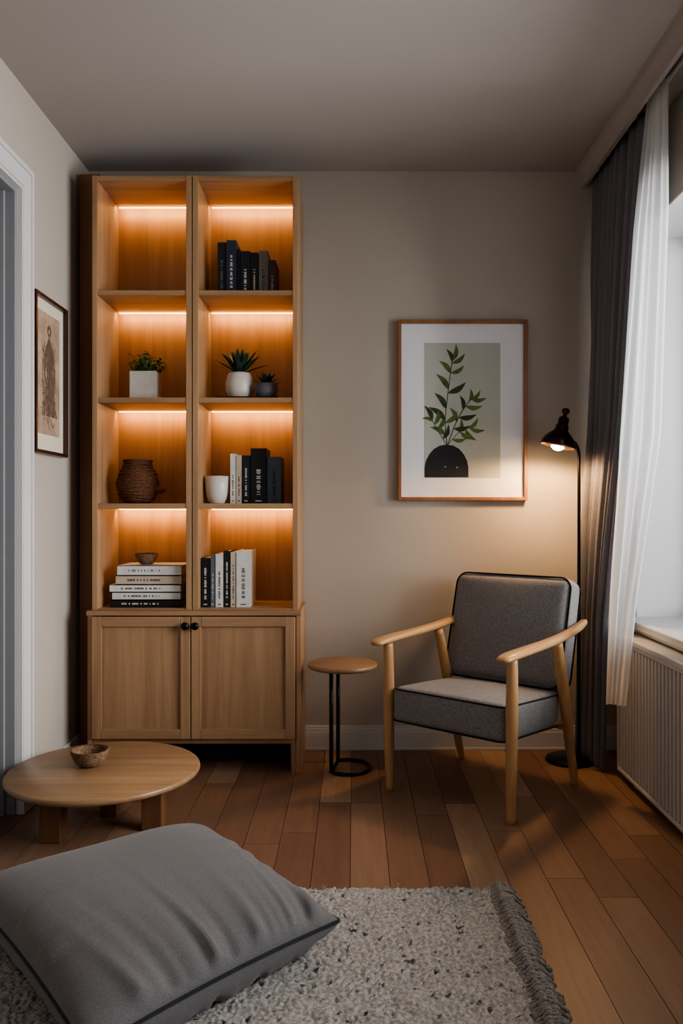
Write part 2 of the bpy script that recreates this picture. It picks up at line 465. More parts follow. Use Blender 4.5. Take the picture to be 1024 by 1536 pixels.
# ------------------------------------------------------------------ bookcase
bc = empty('bookcase')
FY, BYk = 3.45, 3.775
cols = [(-1.127,-1.104,-0.722,-0.698), (-0.694,-0.670,-0.262,-0.239)]
ztop = 2.572; shelves = [2.066,1.603,1.146]; zb = 0.697
mb = MB()
for (a0,a1,b0,b1) in cols:
    mb.box(a0, a1, FY, BYk, zb, ztop, M['oak']); mb.box(b0, b1, FY, BYk, zb, ztop, M['oak'])
mb.build('side_panels', bc, 0.0015)
mb = MB()
for (a0,a1,b0,b1) in cols:
    mb.box(a1-0.001, b0+0.001, FY+0.002, BYk-0.002, ztop-0.022, ztop-0.0005, M['oakx'])
    for z in shelves: mb.box(a1-0.001, b0+0.001, FY+0.003, BYk-0.002, z-0.011, z+0.011, M['oakx'])
    mb.box(a1-0.001, b0+0.001, FY+0.002, BYk-0.002, zb, zb+0.006, M['oakx'])
mb.build('shelf_boards', bc, 0.0015)
mb = MB()
for (a0,a1,b0,b1) in cols: mb.box(a1-0.002, b0+0.002, 3.762, BYk-0.001, zb, ztop-0.01, M['oakback'])
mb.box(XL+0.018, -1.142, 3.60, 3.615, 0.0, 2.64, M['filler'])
mb.build('back_panels', bc)
mb = MB()
under = [ztop-0.022]+[z-0.011 for z in shelves]
for (a0,a1,b0,b1) in cols:
    for z in under: mb.box(a1+0.004, b0-0.004, 3.750, 3.7615, z-0.005, z-0.0005, M['led'])
mb.build('led_strips', bc)
ci = 0
for (a0,a1,b0,b1) in cols:
    for z in under:
        ld = bpy.data.lights.new('led_light', 'AREA'); ld.shape = 'RECTANGLE'; ld.size = b0-a1-0.02; ld.size_y = 0.02
        ld.energy = 1.05; ld.color = (1.0,0.61,0.26)
        lo = bpy.data.objects.new('led_light_%d' % ci, ld); COL.objects.link(lo); lo.parent = bc
        lo.location = ((a1+b0)/2, 3.71, z-0.010); lo.rotation_euler = (math.radians(38), 0, 0); ci += 1
# cabinet
CX0, CX1, CY = -1.140, -0.226, 3.43
mb = MB()
mb.box(CX0-0.002, CX1+0.002, CY-0.012, BYk, 0.677, 0.6965, M['oakx'])
mb.box(CX0, CX0+0.02, CY+0.0, BYk, 0.0, 0.677, M['oak']); mb.box(CX1-0.02, CX1, CY+0.0, BYk, 0.0, 0.677, M['oak'])
mb.box(CX0+0.02, CX1-0.02, CY+0.005, BYk, 0.125, 0.145, M['oakx'])
mb.box(CX0+0.02, CX1-0.02, 3.74, BYk-0.005, 0.145, 0.677, M['oak'])
mb.box(-0.705, -0.685, CY+0.02, 3.74, 0.145, 0.677, M['oak'])
mb.box(CX1-0.042, CX1-0.0205, CY+0.003, CY+0.04, 0.0, 0.125, M['oak'])
mb.box(CX0+0.0205, CX0+0.042, CY+0.003, CY+0.04, 0.0, 0.125, M['oak'])
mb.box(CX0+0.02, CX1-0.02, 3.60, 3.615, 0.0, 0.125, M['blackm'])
mb.build('cabinet_carcass', bc, 0.0015)
for k, (x0, x1) in enumerate(((-1.117,-0.697), (-0.693,-0.249))):
    mb = MB(); z0, z1 = 0.150, 0.672; y0, y1 = CY-0.016, CY+0.004; s = 0.042
    mb.box(x0, x0+s, y0, y1, z0, z1, M['oak']); mb.box(x1-s, x1, y0, y1, z0, z1, M['oak'])
    mb.box(x0+s, x1-s, y0, y1, z1-s, z1, M['oakx']); mb.box(x0+s, x1-s, y0, y1, z0, z0+s, M['oakx'])
    mb.box(x0+s-0.002, x1-s+0.002, y0+0.011, y1, z0+s-0.002, z1-s+0.002, M['oak'])
    mb.build('cabinet_door_%d' % (k+1), bc, 0.0025)
mb = MB()
for xk in (-0.716,-0.673):
    mb.lathe([(0.006,0),(0.006,0.010),(0.015,0.014),(0.017,0.020),(0.014,0.027),(0.0001,0.029)], (xk, CY-0.016, 0.635), M['black'], 24, Matrix.Rotation(math.radians(90),4,'X'))
mb.build('door_knobs', bc)

# ------------------------------------------------------------------ books
def book(mb, x0, x1, y0, dep, z0, h, col, lab=None, lean=0.0):
    cm = bookmat(col); M4 = None
    if lean:
        M4 = Matrix.Translation((x0,0,z0)) @ Matrix.Rotation(lean,4,'Y') @ Matrix.Translation((-x0,0,-z0))
    t = 0.0025
    mb.box(x0, x1, y0, y0+t, z0, z0+h, cm, M4)
    mb.box(x0, x0+t, y0+t, y0+dep, z0, z0+h, cm, M4); mb.box(x1-t, x1, y0+t, y0+dep, z0, z0+h, cm, M4)
    mb.box(x0+t, x1-t, y0+t, y0+dep-0.005, z0+0.003, z0+h-0.004, M['paper'], M4)
    if lab:
        lm = bookmat(lab); w_ = x1-x0; cx = (x0+x1)/2; zz = z0+h*0.16
        top = z0+h*random.uniform(0.55,0.8)
        while zz < top:
            gh = random.choice([0.003,0.005,0.004,0.0035]); gw = w_*random.uniform(0.09,0.15)
            mb.box(cx-gw, cx+gw, y0-0.0004, y0, zz, zz+gh, lm, M4)
            zz += gh+random.choice([0.002,0.002,0.008])
        mb.box(x0+w_*0.3, x1-w_*0.3, y0-0.0004, y0, z0+0.010, z0+0.014, lm, M4)
DK=(24,27,32); BL=(38,48,62); WH=(206,202,196); GR=(96,98,104); CR=(188,172,150); BK=(16,16,18)
def row(name, z0, y0, dep, spec):
    mb = MB()
    for (a0, a1, h, c, l) in spec: book(mb, a0, a1-0.001, y0+random.uniform(0,0.008), dep, z0, h, c, l)
    return mb.build(name)
row('book_row', 2.0775, 3.56, 0.16, [(-0.606,-0.568,0.245,DK,GR),(-0.566,-0.520,0.252,BL,WH),(-0.518,-0.505,0.215,BK,None),(-0.503,-0.460,0.205,DK,WH),(-0.458,-0.424,0.198,BK,CR),(-0.422,-0.380,0.208,(118,108,102),DK),(-0.378,-0.345,0.165,(72,50,46),CR)])
row('book_row', 1.1575, 3.56, 0.16, [(-0.548,-0.524,0.222,WH,DK),(-0.522,-0.497,0.216,CR,DK),(-0.495,-0.461,0.214,DK,WH),(-0.458,-0.386,0.246,BK,WH),(-0.384,-0.322,0.208,(82,92,104),DK)])
row('book_row', 0.7035, 3.50, 0.17, [(-0.668,-0.628,0.215,BK,WH),(-0.626,-0.606,0.228,GR,WH),(-0.604,-0.570,0.232,WH,DK),(-0.568,-0.540,0.246,DK,WH),(-0.538,-0.514,0.240,CR,DK)])
mbk = MB()
book(mbk, -0.512, -0.452, 3.50, 0.20, 0.7035, 0.246, WH, DK)
o = mbk.build('hardcover_book')
# horizontal stack
mb = MB(); z = 0.7035
for (x0, x1, t, c, l, yo) in ((-1.062,-0.755,0.032,BK,WH,0),(-1.055,-0.757,0.034,WH,DK,0.004),(-1.066,-0.756,0.033,(214,210,204),DK,0.002),(-1.040,-0.753,0.040,CR,DK,0.006),(-1.032,-0.752,0.044,WH,GR,0.0)):
    y0 = 3.495+yo; cm = bookmat(c); dp = 0.21
    mb.box(x0, x1, y0, y0+0.003, z, z+t-0.0005, cm); mb.box(x0, x1, y0, y0+dp, z, z+0.0025, cm); mb.box(x0, x1, y0, y0+dp, z+t-0.003, z+t-0.0005, cm)
    mb.box(x0+0.004, x1-0.004, y0+0.003, y0+dp-0.005, z+0.0025, z+t-0.003, M['paper'])
    lm = bookmat(l); xx = x0+0.05
    while xx < x1-0.09:
        g = random.choice([0.003,0.005,0.004]); mb.box(xx, xx+g, y0-0.0004, y0, z+t*0.38, z+t*0.6, lm); xx += g+random.choice([0.002,0.002,0.010])
    z += t
mb.build('book_stack')
ST = z
# woven bowl generator
def woven(name, prof, c, mat, seg=72, amp=0.003, lean=0):
    mb = MB(); vs = []; fs = []; n = len(prof)
    pr = catmull([(r,0,z_) for r, z_ in prof], 8); n = len(pr)
    for i, p in enumerate(pr):
        for k in range(seg):
            a_ = 2*math.pi*k/seg
            rr = p.x+(amp*math.sin(k*math.pi*0.5+(i%2)*math.pi)+amp*0.8*math.sin(i*2.1))*(1 if p.x > 0.01 else 0)
            vs.append((c[0]+rr*math.cos(a_), c[1]+rr*math.sin(a_), c[2]+p.z))
    for i in range(n-1):
        for k in range(seg):
            k2 = (k+1) % seg; fs.append((i*seg+k, i*seg+k2, (i+1)*seg+k2, (i+1)*seg+k))
    mb.add(vs, fs, mat); return mb
woven('woven_trinket_bowl', [(0.001,0),(0.026,0.001),(0.042,0.022),(0.050,0.044),(0.046,0.044),(0.038,0.024),(0.022,0.008),(0.001,0.007)], (-0.925,3.58,ST+0.002), M['wicker2'], amp=0.0018).build('woven_trinket_bowl')
mb = woven('wicker_vase', [(0.001,0),(0.055,0.001),(0.082,0.04),(0.091,0.085),(0.080,0.130),(0.060,0.165),(0.064,0.190),(0.058,0.188),(0.053,0.165),(0.072,0.130),(0.080,0.085),(0.05,0.02),(0.001,0.015)], (-0.970,3.60,1.1615), M['wicker'], amp=0.003)
for k in range(12):
    zz = 0.012+k*0.0145; rr = np.interp(zz, [0,0.04,0.085,0.13,0.165,0.19], [0.058,0.083,0.092,0.081,0.062,0.065])
    mb.tube([(-0.970+(rr+0.001)*math.cos(a_), 3.60+(rr+0.001)*math.sin(a_), 1.1605+zz+0.004*math.sin(a_*3+k)) for a_ in np.linspace(0, 2*math.pi, 48, endpoint=False)], 0.0042, M['wicker'], 6, closed=True)
mb.tube(catmull([(-0.885,3.585,1.225),(-0.862,3.575,1.215),(-0.842,3.57,1.218)], 5), [0.016,0.015,0.014,0.013,0.012,0.011,0.011,0.010,0.009,0.009,0.008], M['wicker'], 8)
mb.build('wicker_vase')
mb = MB(); mb.lathe([(0.001,0),(0.034,0),(0.036,0.004),(0.048,0.03),(0.054,0.07),(0.056,0.122),(0.053,0.122),(0.050,0.07),(0.043,0.03),(0.001,0.012)], (-0.610,3.59,1.1580), M['ceramic']); mb.build('ceramic_bowl')

# plants
def leafblade(mb, base, dirv, L, wd, droop, mat, seg=7, fold=0.25):
    base = Vector(base); dirv = Vector(dirv).normalized(); side = dirv.cross(Vector((0,0,1)))
    if side.length < 0.05: side = Vector((1,0,0))
    side.normalize(); vs = []; fs = []
    for i in range(seg+1):
        t = i/seg; p = base+dirv*L*t+Vector((0,0,-droop*L*t*t)); ww = wd*max(0.02, math.sin(math.pi*min(1, 0.18+t*0.82))**0.8)
        vs += [p-side*ww+Vector((0,0,fold*ww)), p, p+side*ww+Vector((0,0,fold*ww))]
    for i in range(seg):
        a = i*3; fs += [(a, a+1, a+4, a+3), (a+1, a+2, a+5, a+4)]
    mb.add(vs, fs, mat)
def spiky(mb, c, n, L, wd, mat, e0=18):
    for k in range(n):
        a = k*2.399+random.uniform(-.2,.2); el = math.radians(np.interp(k/n, [0,1], [e0,84]))
        l = L*random.uniform(0.85,1.08)*(0.82+0.18*math.cos(el))
        leafblade(mb, (c[0]+0.006*math.cos(a), c[1]+0.006*math.sin(a), c[2]), (math.cos(a)*math.cos(el), math.sin(a)*math.cos(el), math.sin(el)), l, wd, 0.12*math.cos(el), mat)
# herb planter
e = empty('potted_herb')
mb = MB(); x0,x1,y0,y1,z0,z1 = -0.992,-0.872,3.54,3.64,1.6145,1.745; t=0.008
mb.box(x0,x1,y0,y0+t,z0,z1,M['concrete']); mb.box(x0,x1,y1-t,y1,z0,z1,M['concrete']); mb.box(x0,x0+t,y0+t,y1-t,z0,z1,M['concrete']); mb.box(x1-t,x1,y0+t,y1-t,z0,z1,M['concrete'])
mb.box((x0+x1)/2-0.004,(x0+x1)/2+0.004,y0+t,y1-t,z0,z1,M['concrete']); mb.box(x0+t,x1-t,y0+t,y1-t,z0,z1-0.012,M['soil'])
mb.build('planter', e, 0.003)
mb = MB()
for s in range(40):
    bx = random.uniform(x0+0.012,x1-0.012); by = random.uniform(y0+0.015,y1-0.015)
    a = random.uniform(0,6.28); sp = random.uniform(0.1,1.1); L = random.uniform(0.055,0.10)
    dv = Vector((math.cos(a)*sp, math.sin(a)*sp, 1)).normalized()
    mb.tube([(bx,by,z1-0.014), Vector((bx,by,z1-0.014))+dv*L], 0.0012, M['leaf'], 5)
    for q in range(7):
        p = Vector((bx,by,z1-0.014))+dv*L*(0.35+0.65*q/6); b2 = random.uniform(0,6.28)
        leafblade(mb, p, (math.cos(b2), math.sin(b2), 0.5), random.uniform(0.018,0.03), 0.0065, 0.2, M['leaf'], 4)
mb.build('foliage', e)
# tray + agaves
mb = MB(); mb.box(-0.612,-0.335,3.53,3.68,1.6145,1.6265,M['blackm']); mb.box(-0.612,-0.335,3.53,3.536,1.6265,1.631,M['blackm']); mb.box(-0.612,-0.335,3.674,3.68,1.6265,1.631,M['blackm']); mb.box(-0.612,-0.606,3.536,3.674,1.6265,1.631,M['blackm']); mb.box(-0.341,-0.335,3.536,3.674,1.6265,1.631,M['blackm'])
mb.build('serving_tray', bevel=0.001)
e = empty('potted_agave'); mb = MB(); c = (-0.514,3.61,1.627)
mb.lathe([(0.001,0),(0.045,0),(0.050,0.004),(0.062,0.035),(0.063,0.075),(0.054,0.108),(0.050,0.118),(0.046,0.118),(0.048,0.105),(0.001,0.102)], c, M['ceramic']); mb.build('pot', e)
mb = MB(); spiky(mb, (c[0],c[1],c[2]+0.110), 26, 0.150, 0.0130, M['agave'], 26); mb.build('foliage', e)
e = empty('potted_succulent'); mb = MB(); c = (-0.390,3.575,1.627)
mb.lathe([(0.001,0),(0.036,0),(0.042,0.004),(0.050,0.03),(0.051,0.064),(0.046,0.064),(0.045,0.052),(0.001,0.05)], c, M['greypot']); mb.build('pot', e)
mb = MB(); spiky(mb, (c[0],c[1],c[2]+0.056), 24, 0.074, 0.0085, M['agave']); mb.build('foliage', e)

# ------------------------------------------------------------------ framed botanical print (back wall)
e = empty('framed_botanical_print', (0.5125, 3.779, 1.598))
mb = MB(); hw, hh, fw = 0.304, 0.424, 0.016
mb.box(-hw,-hw+fw,-0.032,0,-hh,hh,M['pframe']); mb.box(hw-fw,hw,-0.032,0,-hh,hh,M['pframe'])
mb.box(-hw+fw,hw-fw,-0.032,0,-hh,-hh+fw,M['pframe']); mb.box(-hw+fw,hw-fw,-0.032,0,hh-fw,hh,M['pframe'])
mb.build('frame', e, 0.002)
mb = MB(); mb.box(-hw+fw-0.002,hw-fw+0.002,-0.012,-0.001,-hh+fw-0.002,hh-fw+0.002,M['mat']); mb.build('mat_board', e)
mb = MB(); mb.box(-0.178,0.178,-0.0135,-0.012,-0.318,0.318,M['artbg']); mb.build('print_paper', e)
S = 0.00312
def ap(u, v, d=0.0142): return Vector(((u-694)*S, -d, (616-v)*S))
mb = MB()
dome = [(637,717),(637,702),(639,692),(644,682),(651,674),(660,669),(670,667.5),(680,669),(689,674),(696,682),(701,692),(703,702),(703,717)]
mb.add([ap(u,v) for u,v in dome], [tuple(reversed(range(len(dome))))], M['artblack'], False)
for (du,dv) in ((668,701),(686,702)):
    mb.add([ap(du+0.9*math.cos(q),dv+0.9*math.sin(q),0.0146) for q in np.linspace(0,6.28,10,endpoint=False)], [tuple(range(10))], M['mat'], False)
def aleaf(u, v, ang, L, wd, mat):
    pts = []; N = 8; ca, sa = math.cos(ang), math.sin(ang)
    d = 0.0143+random.uniform(0,0.0006)
    for i in range(N+1):
        t = i/N; ww = wd*math.sin(math.pi*t**0.8); cv = 3.0*math.sin(math.pi*t)
        pts.append((t*L, ww+cv))
    for i in range(N-1, 0, -1):
        t = i/N; ww = wd*math.sin(math.pi*t**0.8); cv = 3.0*math.sin(math.pi*t)
        pts.append((t*L, -ww+cv))
    vs = [ap(u+ca*x-sa*y, v+sa*x+ca*y, d) for x,y in pts]
    mb.add(vs, [tuple(range(len(vs)))], mat, False)
def astem(P, leaves, r=1.0):
    C_ = catmull([(u,0,v) for u,v in P], 8)
    mb.tube([ap(p.x,p.z,0.0143) for p in C_], 0.0018*r, M['artleaf2'], 5)
    n = len(C_)
    for (t, sd, L) in leaves:
        i = min(n-2, int(t*(n-1))); p = C_[i]; q = C_[i+1]
        base = math.atan2(q.z-p.z, q.x-p.x)
        aleaf(p.x, p.z, base+sd, L, L*0.14, random.choice([M['artleaf'],M['artleaf'],M['artleaf2']]))
astem([(671,668),(668,635),(671,600),(676,560),(679,540)], [(0.98,0.05,26),(0.95,-0.6,22),(0.93,0.75,25),(0.78,-0.9,26),(0.76,0.9,24),(0.6,-0.8,30),(0.58,0.9,32),(0.42,-0.75,30),(0.3,-0.95,32),(0.25,0.8,26),(0.15,-1.0,28)])
astem([(672,668),(682,640),(695,615),(708,598)], [(0.98,0.1,20),(0.96,0.8,24),(0.9,-0.6,20),(0.75,0.9,26),(0.7,-0.8,22),(0.5,0.9,28),(0.45,-0.9,24),(0.3,1.0,26)])
astem([(672,668),(688,650),(706,642)], [(0.98,0.5,24),(0.9,-0.5,22),(0.8,1.1,24),(0.6,0.9,24),(0.5,-0.8,22),(0.3,0.8,22)], 0.7)
astem([(670,668),(658,648),(648,630)], [(0.98,0.0,26),(0.9,-0.8,18),(0.8,0.7,24),(0.6,0.9,24),(0.3,0.9,24)], 0.7)
mb.build('botanical_artwork', e)

# framed drawing (left wall)
e = empty('framed_drawing', (XL+0.001, 3.255, 1.667))
mb = MB(); hy, hz, fw = 0.172, 0.315, 0.014
mb.box(0,0.028,-hy,-hy+fw,-hz,hz,M['dframe']); mb.box(0,0.028,hy-fw,hy,-hz,hz,M['dframe'])
mb.box(0,0.028,-hy+fw,hy-fw,-hz,-hz+fw,M['dframe']); mb.box(0,0.028,-hy+fw,hy-fw,hz-fw,hz,M['dframe'])
mb.build('frame', e, 0.002)
mb = MB(); mb.box(0.001,0.010,-hy+fw-.001,hy-fw+.001,-hz+fw-.001,hz-fw+.001,M['paper']); mb.build('mat_board', e)
mb = MB(); mb.box(0.010,0.0112,-0.115,0.115,-0.235,0.255,M['sepia'])
# gestural robed-figure sketch: many fine overlapping strokes
def stroke(pts, r):
    pp = [(0.0114+random.uniform(0,0.0003), a_, b_) for a_, b_ in pts]
    mb.tube(catmull(pp, 5), r, M['sepiaink'], 4)
for k in range(70):
    t0 = random.uniform(-1,1); w0 = 0.018+random.uniform(0,0.012)
    stroke([(t0*w0*0.5,0.165-abs(t0)*0.02), (t0*0.045,0.10), (t0*0.062+random.uniform(-.012,.012),0.02), (t0*0.05+random.uniform(-.015,.015),-0.07), (t0*0.080+random.uniform(-.012,.012),-0.16)], random.uniform(0.0004,0.0010))
for k in range(26):
    a0 = random.uniform(0,6.28); rr_ = random.uniform(0.010,0.026)
    stroke([(rr_*math.cos(a0+q)*0.8, 0.185+rr_*math.sin(a0+q)) for q in (0,0.8,1.6,2.4)], random.uniform(0.0005,0.0012))
for k in range(90):
    yy = random.uniform(-0.19,0.12); x_ = random.uniform(-0.09,0.05)
    stroke([(x_,yy),(x_+random.uniform(0.01,0.02),yy+random.uniform(-.03,.03)),(x_+random.uniform(0.01,0.04),yy+random.uniform(-.04,.03))], random.uniform(0.0005,0.0012))
mb.build('drawing_paper', e)

# ------------------------------------------------------------------ armchair
ch = empty('armchair', (0.523,3.247,0), math.radians(-40))
def limb(name, P, R, mat, n=8):
    mb = MB(); Q = catmull(P, n)
    rs = list(np.interp(np.linspace(0, len(P)-1, len(Q)), range(len(P)), R))
    mb.tube(Q, [float(v) for v in rs], mat, 16); return mb.build(name, ch)
for sx, nm in ((1,'right'),(-1,'left')):
    limb('front_leg_'+nm, [(sx*0.272,-0.262,0),(sx*0.276,-0.262,0.2),(sx*0.278,-0.262,0.42),(sx*0.280,-0.262,0.592)], [0.016,0.021,0.023,0.019], M['ash'])
    limb('rear_leg_'+nm, [(sx*0.272,0.275,0),(sx*0.275,0.215,0.2),(sx*0.277,0.155,0.42),(sx*0.280,0.098,0.605)], [0.014,0.020,0.023,0.020], M['ash'])
    P = [(sx*0.282,-0.348,0.597),(sx*0.283,-0.335,0.600),(sx*0.285,-0.29,0.606),(sx*0.287,-0.18,0.611),(sx*0.288,-0.02,0.617),(sx*0.287,0.14,0.628),(sx*0.283,0.27,0.645),(sx*0.278,0.345,0.660),(sx*0.277,0.36,0.663)]
    Q = catmull(P, 6); xs = np.linspace(0, len(P)-1, len(Q)); rg = range(len(P))
    wds = np.interp(xs, rg, [0.012,0.027,0.034,0.033,0.026,0.021,0.019,0.016,0.008]); hts = np.interp(xs, rg, [0.006,0.011,0.013,0.014,0.015,0.016,0.016,0.013,0.006])
    mb = MB(); mb.sweep(Q, list(map(float,wds)), list(map(float,hts)), M['ashy'], 20, e=2.5); mb.build('armrest_'+nm, ch)
    mb = MB(); mb.tube([(sx*0.268,-0.262,0.31),(sx*0.235,-0.20,0.30),(sx*0.235,0.12,0.28),(sx*0.268,0.19,0.275)], 0.011, M['ash'], 12); mb.build('side_rail_'+nm, ch)
mb = MB(); mb.tube([(-0.27,-0.235,0.31),(0.27,-0.235,0.31)], 0.012, M['ash'], 12); mb.tube([(-0.274,0.205,0.25),(0.274,0.205,0.25)], 0.012, M['ash'], 12)
for sx in (-1,1): mb.tube([(sx*0.17,0.205,0.25),(sx*0.17,0.31,0.45),(sx*0.17,0.39,0.76)], 0.011, M['ash'], 10)
mb.build('seat_frame', ch)
# seat cushion
Ms = Matrix.Translation((0,-0.045,0.338)) @ Matrix.Rotation(math.radians(-3.5),4,'X')
mb = MB(); hx, hy, hz = 0.252, 0.228, 0.070
rbox(mb, hx, hy, hz, 0.024, M['gfab'], (0.008,0.010,0.018), M4=Ms); mb.build('seat_cushion', ch)
mb = MB()
for zz in (hz-0.008, -hz+0.008): mb.tube([Ms @ Vector((x_,y_,zz)) for x_,y_ in rrect(hx+0.001, hy+0.001, 0.03)], 0.0034, M['pip'], 8, closed=True)
mb.build('seat_piping', ch)
Mb = Matrix.Translation((-0.020,0.272,0.612)) @ Matrix.Rotation(math.radians(-15),4,'X')
mb = MB(); hx, hy, hz = 0.276, 0.062, 0.228
rbox(mb, hx, hy, hz, 0.036, M['gfab'], (0.004,0.028,0.012), M4=Mb); mb.build('back_cushion', ch)
mb = MB()
for yy in (-hy+0.014, hy-0.014): mb.tube([Mb @ Vector((x_,yy,z_)) for x_,z_ in rrect(hx-0.001, hz+0.002, 0.05)], 0.0040, M['pip'], 8, closed=True)
mb.build('back_piping', ch)

# ------------------------------------------------------------------ side table
st = empty('side_table', (-0.035,3.49,0))
mb = MB(); mb.lathe([(0.001,0.440),(0.138,0.440),(0.149,0.445),(0.153,0.452),(0.151,0.460),(0.146,0.463),(0.001,0.463)], (-0.012,0,0), M['oaktop'], 64); mb.build('top', st)
mb = MB()
P1 = (-0.074,-0.075); P2 = (-0.040,0.095); ring = []
rr = 0.098
a1 = math.atan2(P1[1],P1[0]-0.012); a2 = math.atan2(P2[1],P2[0]-0.012)
for k in range(29):
    a = a1+(a2-a1)*k/28; ring.append((0.012+rr*math.cos(a)*0.98, rr*math.sin(a)*1.05, 0.008))
mb.tube(ring, 0.008, M['black'], 10, closed=True)
for p in (ring[0], ring[-1]): mb.tube([(p[0],p[1],0.006),(p[0],p[1],0.441)], 0.0085, M['black'], 12)
mb.tube([(ring[0][0],ring[0][1],0.434),(ring[-1][0],ring[-1][1],0.434)], 0.006, M['black'], 8)
mb.build('metal_frame', st)

# ------------------------------------------------------------------ coffee table
ct = empty('coffee_table', (-0.895,2.88,0))
mb = MB(); mb.lathe([(0.001,0.176),(0.325,0.176),(0.334,0.180),(0.338,0.188),(0.336,0.196),(0.331,0.2),(0.001,0.2)], (0,0,0), M['oaktop'], 96); mb.build('top', ct)
for k, (lx, ly) in enumerate(((-0.130,-0.145),(0.187,-0.040),(-0.005,0.085))):
    mb = MB(); s = 0.036 if k < 2 else 0.030
    mb.box(lx-s, lx+s, ly-s, ly+s, 0, 0.177, M['oakleg']); mb.build('leg_%d' % (k+1), ct, 0.003)
woven('woven_bowl', [(0.001,0),(0.030,0.001),(0.050,0.016),(0.062,0.040),(0.066,0.056),(0.061,0.057),(0.055,0.040),(0.042,0.020),(0.026,0.009),(0.001,0.008)], (-0.955,2.90,0.202), M['wicker2'], amp=0.0022).build('woven_bowl')

# ------------------------------------------------------------------ floor lamp
fl_ = empty('floor_lamp', (0.975,3.60,0))
mb = MB(); mb.lathe([(0.001,0),(0.108,0),(0.110,0.003),(0.109,0.012),(0.100,0.017),(0.03,0.020),(0.014,0.026),(0.001,0.027)], (0,0,0), M['black'], 56); mb.build('base', fl_)
mb = MB(); P = catmull([(0.038,0,0.36),(0.039,0,1.0),(0.039,0,1.33),(0.037,-0.002,1.385),(0.025,-0.008,1.42),(0.005,-0.02,1.437),(-0.012,-0.035,1.445)], 8)
mb.tube([(0.038,0,0.012)]+P, 0.0075, M['black'], 12); mb.build('pole', fl_)
R4 = Matrix.Rotation(math.radians(13),4,'Y')
c = (-0.070,-0.05,1.410)
mb = MB(); mb.lathe([(0.074,0.001),(0.078,0.0),(0.079,0.006),(0.076,0.018),(0.066,0.038),(0.050,0.056),(0.034,0.070),(0.029,0.078),(0.029,0.094),(0.024,0.098),(0.023,0.128),(0.018,0.134),(0.009,0.138),(0.009,0.148),(0.015,0.153),(0.018,0.162),(0.015,0.171),(0.001,0.176)], c, M['bronze'], 48, R4)
mb.build('shade', fl_)
mb = MB(); mb.lathe([(0.0745,0.001),(0.072,0.016),(0.062,0.036),(0.046,0.053),(0.030,0.066),(0.001,0.068)], c, M['shadein'], 48, R4)
mb.build('shade_lining', fl_)
mb = MB(); mb.lathe([(0.0005,-0.018),(0.014,-0.015),(0.027,-0.005),(0.032,0.010),(0.028,0.028),(0.016,0.044),(0.013,0.064),(0.001,0.066)], c, M['bulb'], 28, R4); mb.build('bulb', fl_)
ld = bpy.data.lights.new('lamp_spot', 'SPOT'); ld.energy = 23; ld.color = (1.0,0.58,0.26); ld.spot_size = math.radians(176); ld.spot_blend = 0.35; ld.shadow_soft_size = 0.05
lo = bpy.data.objects.new('lamp_light', ld); COL.objects.link(lo); lo.parent = fl_
lo.location = (c[0]-0.005, c[1], c[2]-0.026); lo.rotation_euler = (0, math.radians(4), 0)

# ------------------------------------------------------------------ floor cushion
def pillow():
    A = Vector((-0.485,2.52)); B = Vector((-0.035,1.985)); Cc = Vector((-0.50,1.50)); D = Vector((-1.03,2.10))
    n = 120; mid = 0.120
    cr1 = [(random.uniform(-0.9,0.9), random.uniform(0.025,0.055), random.uniform(0.12,0.38), random.choice([-1,1])*random.uniform(0.006,0.015)) for _ in range(20)]
    cr2 = [(random.uniform(-0.85,0.85), random.uniform(0.03,0.07), random.uniform(0.08,0.22), random.uniform(-0.010,0.010)) for _ in range(14)]
    cr3 = [(random.uniform(-0.85,0.85), random.uniform(0.03,0.07), random.uniform(0.08,0.22), random.uniform(-0.010,0.010)) for _ in range(14)]
    def pos(s, t, top):
        u = (s+1)/2; v = (t+1)/2
        p = (A*(1-u)+B*u)*(1-v)+(D*(1-u)+Cc*u)*v
        ctr = (A+B+Cc+D)/4
        k = 0.045*((1-s*s)*(abs(t)**3)+(1-t*t)*(abs(s)**3))
        p = p+(ctr-p)*k
        e_ = ((1-abs(s)**3)*(1-abs(t)**3))
        h = max(e_,0)**0.44
        wr = 0.004*math.sin(2.3*s+1.7*t+0.6)*math.sin(2.1*t-1.1*s)
        for (t0,w_,l_,am) in cr1: wr += am*math.exp(-((t-t0-0.3*(1-s)*t0)/w_)**2)*math.exp(-(1-s)/l_)
        for (t0,w_,l_,am) in cr2: wr += am*math.exp(-((s-t0)/w_)**2)*math.exp(-(1-t)/l_)
        for (t0,w_,l_,am) in cr3: wr += am*math.exp(-((s-t0)/w_)**2)*math.exp(-(1+t)/l_)
        env = min(1, e_*7)
        z = mid-0.014*s
        if top: z = z+0.086*h+wr*env
        else:
            z = max(0.036, z-0.125*max(e_,0)**0.36+wr*env*0.6)
        return Vector((p.x, p.y, z))
    mb = MB(); vs = []; fs = []
    g = lambda i: math.sin((2*i/n-1)*math.pi/2)
    for top in (True, False):
        o = len(vs)
        for i in range(n+1):
            for j in range(n+1): vs.append(pos(g(i), g(j), top))
        for i in range(n):
            for j in range(n):
                a = o+i*(n+1)+j; q = (a, a+1, a+n+2, a+n+1)
                fs.append(tuple(reversed(q)) if top else q)
    mb.add(vs, fs, M['cush'])
    e_ = empty('floor_cushion'); mb.build('cushion_body', e_)
    per = [pos(g(i), -1, True) for i in range(n)]+[pos(1, g(j), True) for j in range(n)]+[pos(g(i), 1, True) for i in range(n,0,-1)]+[pos(-1, g(j), True) for j in range(n,0,-1)]
    P = []
    for p in per:
        if not P or (p-P[-1]).length > 0.004: P.append(p)
    mb = MB(); mb.tube(P, 0.0050, M['cushpip'], 8, closed=True); mb.build('piping', e_)
pillow()

